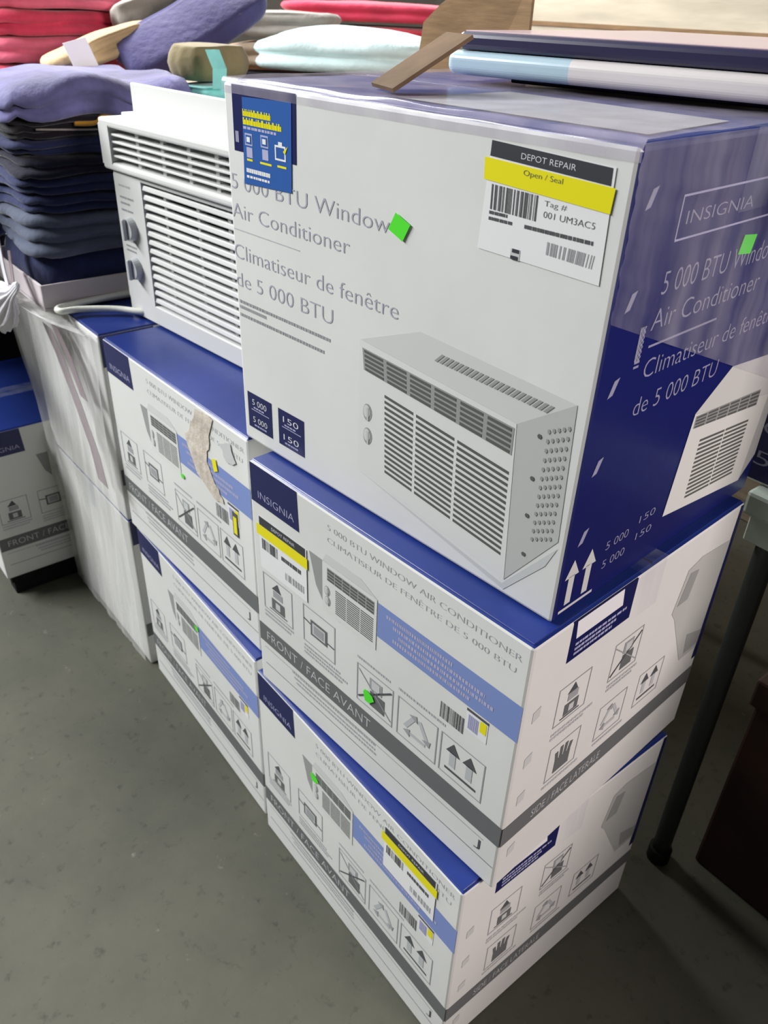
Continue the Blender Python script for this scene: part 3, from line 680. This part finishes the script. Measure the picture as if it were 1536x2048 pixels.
# ------------------------------------------------------------------ clothes
def cloth(name, label, mat_name, loc, w, d, t, rz=0.0, seed=1, lobes=2, amp=.008, freq=4.0, drape=None, crown=.0, tilt=(0, 0), group=None, cat='garment', cut=5.0, parent=None, hang=0.0):
    """a folded garment: rounded slab with stacked fold lobes around its rim and a wavy top"""
    N = 72; v = []; f = []; rnd = random.Random(seed); so = rnd.uniform(0, 50)
    prof = []                                      # (inset, z) from bottom centre out, up the rim, to top centre
    for s in (0.0, .35, .7): prof.append((1 - s, 0.0, 0))
    for L in range(lobes):
        z0 = t * L / lobes; h = t / lobes
        for a in (.06, .25, .5, .75, .94): prof.append((None, z0 + h * a, math.sin(math.pi * a)))
    for s in (.86, .68, .48, .28, .10): prof.append((1 - s, t, 0))
    rn = []
    wob = [rnd.uniform(-.012, .012) for _ in range(lobes)]
    for pi, (ins, z, bulge) in enumerate(prof):
        ring = []
        for k in range(N):
            a = 2 * math.pi * k / N; ca, sa = math.cos(a), math.sin(a)
            r = (abs(ca) ** cut + abs(sa) ** cut) ** (-1 / cut)
            if ins is None:
                L = min(lobes - 1, int(z / t * lobes)); rr = 1.0; ex = (bulge - 1) * min(.014, t / lobes * .55) + wob[L] * math.sin(2 * a + L) + .005 * noise.noise(Vector((ca * 3 + so, sa * 3, L * 3.1)))
            else: rr = 1 - ins; ex = 0
            x = ca * r * (w / 2) * rr + ca * ex; y = sa * r * (d / 2) * rr + sa * ex
            zz = z
            n = noise.noise(Vector((x * freq + so, y * freq, seed * .37))) + .5 * noise.noise(Vector((x * freq * 2.3 + so, y * freq * 2.3, seed * .7 + 4)))
            zz += amp * n * (z / t if t else 1) + crown * (1 - min(1, (2 * x / w) ** 2)) * (1 - min(1, (2 * y / d) ** 2)) * (z / t)
            zz += (tilt[0] * x + tilt[1] * y) * (z / t)
            if drape: zz += drape(x / w, y / d) * (z / t)
            if hang:
                e = max(0.0, max(abs(2 * x / w), abs(2 * y / d)) - .80)
                zz -= hang * e * (1.2 + .9 * math.sin(9 * x / w + 7 * y / d + 1.0))
            ring.append(len(v)); v.append((x, y, zz))
        rn.append(ring)
    for i in range(len(rn) - 1):
        if i == 2: pass
        for k in range(N): f.append((rn[i][k], rn[i][(k + 1) % N], rn[i + 1][(k + 1) % N], rn[i + 1][k]))
    f.append(tuple(reversed(rn[0]))); f.append(tuple(rn[-1]))
    o = mesh_obj(name, v, f, 'cloth_' + mat_name, parent, smooth=True)
    o.location = loc; o.rotation_euler = (0, 0, rz)
    if label: tag(o, label, cat, group)
    return o

def cloth_between(name, label, mat_name, P, Q, width, t, seed=1, lobes=1, amp=.006, roll=0.0, group=None, cut=4.0, cat='garment', crown=.01):
    """a garment lying along the line P-Q"""
    P, Q = Vector(P), Vector(Q); L = (Q - P).length
    o = cloth(name, label, mat_name, (0, 0, 0), L, width, t, seed=seed, lobes=lobes, amp=amp, group=group, cut=cut, cat=cat, crown=crown)
    X = (Q - P).normalized(); Y = Vector((0, 0, 1)).cross(X).normalized(); Z = X.cross(Y)
    M = Matrix((X, Y, Z)).transposed().to_4x4() @ Matrix.Rotation(roll, 4, 'X')
    o.matrix_world = Matrix.Translation((P + Q) / 2) @ M
    return o
def ribbon(name, pts, width, th, m, parent=None, side=Vector((1, 0, 0))):
    v = []; f = []
    for p in pts:
        p = Vector(p); a = side.normalized() * width / 2; n = Vector((0, -th, 0))
        v += [p - a, p + a, p + a + n, p - a + n]
    for i in range(len(pts) - 1):
        for k in range(4): f.append((i * 4 + k, i * 4 + (k + 1) % 4, i * 4 + 4 + (k + 1) % 4, i * 4 + 4 + k))
    f.append((3, 2, 1, 0)); e = (len(pts) - 1) * 4; f.append((e, e + 1, e + 2, e + 3))
    return mesh_obj(name, v, f, m, parent, smooth=False)
def crate(x, y, z, w, d, h, m, label):
    g = empty('storage_crate', (x, y, z)); tag(g, label, 'crate')
    box_obj('crate_floor', -w / 2, -d / 2, 0, w / 2, d / 2, .008, m, g)
    for s in (-1, 1):
        box_obj('crate_side', s * w / 2 - .006, -d / 2, .008, s * w / 2 + .006, d / 2, h - .012, m, g, .002, 1); box_obj('crate_end', -w / 2 + .007, s * d / 2 - .006, .008, w / 2 - .007, s * d / 2 + .006, h - .012, m, g, .002, 1)
    box_obj('crate_lid', -w / 2 - .01, -d / 2 - .01, h - .012, w / 2 + .01, d / 2 + .01, h, m, g, .003, 1)
    return g

# grey tray with the navy pile (on top of the film-wrapped cartons)
TZ = 2 * CH + .0042
TR = empty('clothes_tray', (-1.375, .142, TZ)); tag(TR, 'shallow mauve-grey cardboard tray holding the navy clothes pile', 'tray')
td = .165
box_obj('tray_base', -.165, -td, 0, .165, td, .006, 'tray_grey', TR)
box_obj('tray_side', .160, -td, .004, .165, td, .050, 'tray_grey', TR, .001, 1); box_obj('tray_side', -.165, -td, .004, -.160, td, .050, 'tray_grey', TR, .001, 1)
box_obj('tray_side', -.160, -td, .004, .160, -td + .005, .050, 'tray_grey', TR, .001, 1); box_obj('tray_side', -.160, td - .005, .004, .160, td, .050, 'tray_grey', TR, .001, 1)
NG = 'navy clothes piled on the tray'
px, py = -1.375, .140; z = TZ + .0065
pile = [('navy', .305, .305, .086, 1, 'thick navy folded sweatshirt lying lowest in the tray', dict(crown=.004)),
        ('slate', .315, .31, .074, 3, 'crumpled slate grey-blue garment low in the navy pile', dict(amp=.010)),
        ('navy', .30, .31, .032, 2, 'navy folded shirt just above the crumpled slate garment', {}),
        ('navy', .31, .31, .030, 2, 'navy folded shirt second above the crumpled slate garment', {}),
        ('midnight', .305, .30, .030, 2, 'midnight folded shirt third above the crumpled slate garment', {}),
        ('navy', .30, .31, .030, 2, 'navy folded shirt right below the black garment', {}),
        ('black',   .31, .31, .032, 3, 'black folded garment with orange edging in the navy pile', {})]
for i, (m, w, dd, t, lob, lab, kw) in enumerate(pile):
    a = dict(amp=.005, seed=i + 3, hang=.03, lobes=lob, rz=rnd.uniform(-.04, .04), group=NG); a.update(kw)
    g = cloth('folded_garment', lab, m, (px + rnd.uniform(-.004, .004), py, z), w, dd, t, **a); z += t + .003
    if m == 'black':
        e = w / 2 + .002
        tube('orange_edging', [(e, -.05, t * .62), (e + .003, -.015, t * .60), (e + .004, .01, t * .95), (e + .004, .06, t * .92), (e + .003, .11, t * .66)], .005, 'cloth_orange', g, 8)
        tube('grey_piping', [(e, -.12, t * .40), (e + .002, -.04, t * .27), (e + .002, .03, t * .2), (e + .002, .11, t * .1)], .0018, 'cloth_grey', g, 6)
cloth('draped_sweater', 'indigo sweater draped over the top of the navy pile', 'indigo', (px - .012, py + .02, z + .001), .385, .385, .044, seed=21, lobes=2, amp=.010, freq=6, hang=.085,
      drape=lambda a, b: .012 * (1 + math.cos(9.0 * b + 1.2)) * (.7 + .5 * a), crown=.002, group=NG)

# cloudy stretch film over the two blank carton sides, gathered in a knot
FX0, FX1 = -1.478, -1.048
KN = Vector((-1.262, -.052, .826))
def wfilm(s, t):
    zt = min(1.0, t / .86)
    x = FX0 + (FX1 - FX0) * s; z0 = .012 + .80 * zt
    left = max(0.0, 1 - s / .45)
    n = noise.noise(Vector((s * 9 - t * 2.2, t * 2.0, 3.3))); n2 = noise.noise(Vector((s * 22 - t * 5, t * 3.0, 9.1)))
    y = .003 - .010 * abs(n) - .004 * abs(n2) - .034 * left * zt ** 3
    x -= .040 * left * (max(0.0, zt - .58) / .42) ** 1.2
    if t > .86:
        k = (t - .86) / .14; k = k * k * (3 - 2 * k)
        tx = KN.x + (s - .5) * .05; ty = KN.y + .01 * math.sin(s * 20); tz = KN.z + .006 * math.sin(s * 31)
        x = x * (1 - k) + tx * k; y = y * (1 - k) + ty * k - .012 * math.sin(math.pi * k); z0 = z0 * (1 - k) + tz * k
        if s > .6: z0 -= 0
    return (x, y, z0)
FL = empty('stretch_film', (0, 0, 0)); tag(FL, 'cloudy plastic stretch film hanging over the blank carton sides at left', 'film')
film_sheet('film_sheet', FL, 60, 60, wfilm, 'film_cloudy')
ribbon('film_shading', [(-1.215, -.024, .79), (-1.175, -.022, .74), (-1.125, -.020, .66), (-1.075, -.019, .57), (-1.062, -.018, .50)], .050, .0008, 'film_mauve', FL)  # brownish shading of the film, laid on as mauve ribbons
ribbon('film_shading', [(-1.18, -.020, .80), (-1.13, -.019, .755), (-1.085, -.018, .68)], .036, .0008, 'film_mauve', FL)
# knot: a pleated bunch that flares from a tight neck
def pleats(name, P, Q, prof, n, amp, m):
    P, Q = Vector(P), Vector(Q); A = (Q - P).normalized(); U = A.cross(Vector((0, 1, 0))).normalized(); V = A.cross(U)
    N = 84; v = []; f = []
    for t, r in prof:
        for k in range(N):
            a = 2 * math.pi * k / N; rr = r * (1 + amp * min(1, r / .02) * math.sin(n * a + 2.5 * t) + .08 * math.sin(3 * a + 4 * t))
            v.append(P + (Q - P) * t + U * rr * math.cos(a) + V * rr * .55 * math.sin(a))
    for i in range(len(prof) - 1):
        for k in range(N): f.append((i * N + k, i * N + (k + 1) % N, (i + 1) * N + (k + 1) % N, (i + 1) * N + k))
    f.append(tuple(range(N))[::-1]); e = (len(prof) - 1) * N; f.append(tuple(e + k for k in range(N)))
    return mesh_obj(name, v, f, m, FL, smooth=True)
pleats('film_knot', KN + Vector((.048, -.010, .050)), KN + Vector((-.075, -.035, -.040)), [(0, .006), (.08, .010), (.2, .010), (.3, .014), (.4, .030), (.52, .040), (.66, .043), (.8, .038), (.92, .040), (1.0, .034)], 13, .13, 'film_bunched')
ribbon('film_strap', [KN + Vector((-.012, -.012, .01)), KN + Vector((-.05, -.004, .055)), KN + Vector((-.10, .01, .12))], .022, .002, 'film_bunched', FL, Vector((1, 0, .3)))
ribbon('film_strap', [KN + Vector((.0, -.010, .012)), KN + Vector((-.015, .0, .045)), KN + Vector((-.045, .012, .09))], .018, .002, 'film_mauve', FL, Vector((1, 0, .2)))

# trestle table behind at left
LT = empty('trestle_table', (-2.25, .17, 0)); tag(LT, 'low trestle table under the heaped clothes at left', 'table')
box_obj('tabletop', -.75, -.47, .775, .71, .46, .80, 'table_top', LT, .004, 1)
for sx in (-.66, .30):
    for sy in (-.40, .40):
        tube('leg', [(sx, sy * .8, .775), (sx, sy, 0.0)], .016, 'table_metal', LT, 10)
g = empty('storage_box', (-2.27, .02, 0)); tag(g, 'black box added to darken the space under the trestle table at left', 'box')  # added to make the space below the tabletop dark
box_obj('box_body', -.28, -.30, 0, .22, .22, .62, 'shade_black', g, .006, 2); box_obj('lid', -.29, -.31, .58, .23, .23, .63, 'shade_black', g, .005, 2)
def stack(x, y, z, items, grp, seed=50, rz=0.0):
    for i, (m, w, dd, t, lob, lab) in enumerate(items):
        cloth('folded_garment', lab, m, (x + rnd.uniform(-.006, .006), y + rnd.uniform(-.006, .006), z), w, dd, t, rz=rz + rnd.uniform(-.06, .06), seed=seed + i, lobes=lob, amp=.006, hang=.02, group=grp); z += t + .003
    return z
DG = 'dark garments at the left edge'
dark = [('midnight', .31, .32, .070, 2, 'midnight blue garment lowest of the dark pile at left edge'), ('navy', .31, .32, .060, 2, 'navy garment second lowest of the dark pile at left edge'),
        ('charcoal', .31, .32, .050, 2, 'charcoal garment with yellow tag at the left edge'), ('slate', .31, .31, .046, 2, 'slate garment above the yellow-tagged one at left edge'),
        ('purple', .30, .31, .040, 2, 'purple-navy garment with small white tag at left edge'), ('navy', .30, .31, .040, 2, 'navy garment near the top of the left-edge pile'), ('charcoal', .31, .32, .056, 3, 'crumpled charcoal garment topmost at the left edge')]
stack(-1.725, -.105, .801, dark, DG, 60, .1)
for o in COL.objects:
    if o.get('label', '').startswith('charcoal garment with yellow'):
        q = ribbon('yellow_tag', [(.150, .02, .045), (.168, .0, .040), (.176, -.02, .012)], .045, .002, 'sticker_yellow', o, Vector((0, 1, .2)))
    if o.get('label', '').startswith('purple-navy garment'):
        q = ribbon('white_tag', [(.150, .10, .040), (.162, .11, .030), (.166, .12, .006)], .028, .002, 'sticker_white', o, Vector((.2, 1, .1)))
# red stack further back at left
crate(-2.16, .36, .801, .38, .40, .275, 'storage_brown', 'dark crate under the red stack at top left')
ORD = ['lowest', 'second lowest', 'third from the bottom', 'second from the top', 'topmost']
stack(-2.16, .36, 1.078, [(m, .44, .46, .054, 2, 'red folded garment, %s in the top left red stack' % ORD[i]) for i, m in enumerate(('crimson', 'red', 'rose', 'red', 'rose'))], 'red garments in the top left stack', 80, .25)
# mixed pile behind the navy one
LG = 'garments heaped behind the navy pile'
crate(-1.735, .415, .801, .30, .30, .22, 'storage_green', 'dark green crate under the tan trousers behind the navy pile')
zf = stack(-1.735, .415, 1.023, [('mauve', .32, .33, .07, 2, 'mauve folded garment two below the tan trousers'), ('grey', .31, .33, .055, 2, 'grey folded garment directly below the tan trousers')], LG, 100, .3)
g = cloth_between('folded_trousers', 'tan folded trousers with a white paper tag behind the navy pile', 'tan', (-1.655, .215, 1.180), (-1.640, .450, 1.258), .17, .040, seed=120, lobes=2, amp=.008, group=LG, crown=.012)
o = mesh_obj('paper_tag', [(-.095, -.104, .008), (-.045, -.106, .004), (-.045, -.098, .062), (-.095, -.096, .066), (-.095, -.106, .008), (-.045, -.108, .004), (-.045, -.100, .062), (-.095, -.098, .066)], [(0, 1, 2, 3), (7, 6, 5, 4), (0, 4, 5, 1), (1, 5, 6, 2), (2, 6, 7, 3), (3, 7, 4, 0)], 'sticker_white', g)
cloth_between('trousers_leg', 'long navy trouser leg lying diagonally across the heap at top left', 'midnight_blue', (-1.555, .350, 1.185), (-1.555, .690, 1.345), .16, .045, seed=122, lobes=1, amp=.010, roll=R(30), group=LG)
cloth_between('rolled_garment', 'grey rolled garment propped behind the navy trouser leg', 'grey', (-1.900, .500, 1.225), (-1.870, .720, 1.315), .14, .08, seed=123, lobes=1, amp=.012, group=LG, cut=2.4)
# small stack on the film-wrapped cartons, behind the tray
SG = 'garments stacked behind the tray'
crate(-1.335, .418, TZ, .25, .165, .232, 'storage_brown', 'dark crate behind the clothes tray and the air conditioner')
zs = stack(-1.335, .418, TZ + .234, [('purple', .28, .185, .100, 3, 'purple-navy folded garment under the beige one behind the air conditioner')], SG, 130)
cloth('folded_shirt', 'pinkish beige folded shirt behind the top edge of the air conditioner', 'sand', (-1.415, .385, zs), .17, .22, .040, seed=133, lobes=2, amp=.003, rz=.3, group=SG)
g = cloth('folded_shirt', 'small bright mint shirt squeezed under the olive roll', 'mint', (-1.268, .405, zs), .12, .18, .042, seed=134, lobes=2, amp=.006, rz=.35, group=SG)
cloth('rolled_garment', 'olive tan rolled garment above the small mint shirt', 'olive', (-1.310, .425, zs + .046), .11, .19, .064, seed=135, lobes=1, amp=.008, rz=.48, cut=3.2, crown=.004, group=SG)
ribbon('mint_strap', [(.068, -.055, .040), (.078, -.062, .075), (.066, -.066, .106)], .026, .004, 'cloth_mint', g, Vector((.45, 1, 0)))

# big cardboard bin of clothes behind
BN = empty('cardboard_bin', (-1.67, 1.145, 0)); tag(BN, 'big brown cardboard bin of clothes behind the cartons', 'bin')
bx0, bx1, by0, by1, bh = -.84, .84, -.475, .475, 1.15
box_obj('bin_wall', bx0, by0, 0, bx1, by0 + .012, bh, 'kraft', BN, .002, 1); box_obj('bin_wall', bx0, by1 - .012, 0, bx1, by1, bh, 'kraft', BN, .002, 1)
box_obj('bin_wall', bx0, by0 + .012, 0, bx0 + .012, by1 - .012, bh, 'kraft', BN, .002, 1); box_obj('bin_wall', bx1 - .012, by0 + .012, 0, bx1, by1 - .012, bh, 'kraft', BN, .002, 1)
box_obj('bin_floor', bx0 + .012, by0 + .012, 1.105, bx1 - .012, by1 - .012, 1.120, 'kraft', BN)
def flap(pts, th, m):
    n = len(pts); a = [Vector((p[0] + 1.67, p[1] - 1.145, p[2])) for p in pts]; b = [p + Vector((0, th, 0)) for p in a]
    f = [tuple(range(n)), tuple(range(2 * n - 1, n - 1, -1))] + [(i, i + n, (i + 1) % n + n, (i + 1) % n) for i in range(n)]
    return mesh_obj('bin_flap', a + b, f, m, BN)
flap([(-.96, .672, 1.095), (-.832, .672, 1.095), (-.66, .66, 1.25), (-.66, .66, 1.40), (-.77, .655, 1.40), (-.868, .65, 1.347), (-.910, .65, 1.319), (-.930, .655, 1.24)], .006, 'kraft')
BG = 'garments in the cardboard bin'
zc = 1.1215
cloth('folded_garment', 'charcoal garment directly under the big mint one in the bin', 'charcoal', (-1.32, .91, zc), .36, .32, .085, rz=.3, seed=150, lobes=3, amp=.004, group=BG)
cloth('folded_sweatshirt', 'pale mint sweatshirt lying highest in the bin behind the big box', 'aqua', (-1.345, .80, zc + .090), .40, .32, .056, rz=.75, seed=151, lobes=2, amp=.010, crown=.034, group=BG, cut=3.0)
zz = zc
for i in range(4):
    cloth('folded_garment', 'red folded garment, %s behind the mint sweatshirt' % ORD[(0, 1, 3, 4)[i]], ('crimson', 'red', 'crimson', 'red')[i], (-1.87 + .006 * i, 1.26, zz), .52, .34, .046, rz=.9, seed=160 + i, lobes=2, amp=.006, crown=.002, group='red garments behind the mint sweatshirt'); zz += .058
zz = zc
for i, (m, nm) in enumerate((('charcoal', 'charcoal'), ('sand', 'sand'), ('grey', 'grey'))):
    cloth('folded_garment', nm + ' crumpled garment between the navy trouser leg and red stack', m, (-1.735 + .006 * i, .870, zz), .27, .22, .054, rz=.75, seed=170 + i, lobes=2, amp=.008, crown=.004, group=BG); zz += .069

# pale bulk carton behind the big box
PB = empty('pale_bulk_carton', (-.80, 2.20, 0)); tag(PB, 'tall pale beige bulk carton behind the wrapped mats', 'carton')
box_obj('bulk_wall', -.95, -.42, 0, .95, -.405, 1.75, 'kraft_pale', PB, .003, 1); box_obj('bulk_wall', -.95, .405, 0, .95, .42, 1.75, 'kraft_pale', PB, .003, 1)
box_obj('bulk_end', -.95, -.404, 0, -.935, .404, 1.75, 'kraft_pale', PB, .003, 1); box_obj('bulk_end', .935, -.404, 0, .95, .404, 1.75, 'kraft_pale', PB, .003, 1)
box_obj('bulk_lid', -.95, -.42, 1.751, .95, .42, 1.757, 'kraft_pale', PB, .002, 1)
box_obj('bulk_strap', -.953, -.424, 1.30, .953, -.4205, 1.312, 'kraft', PB)
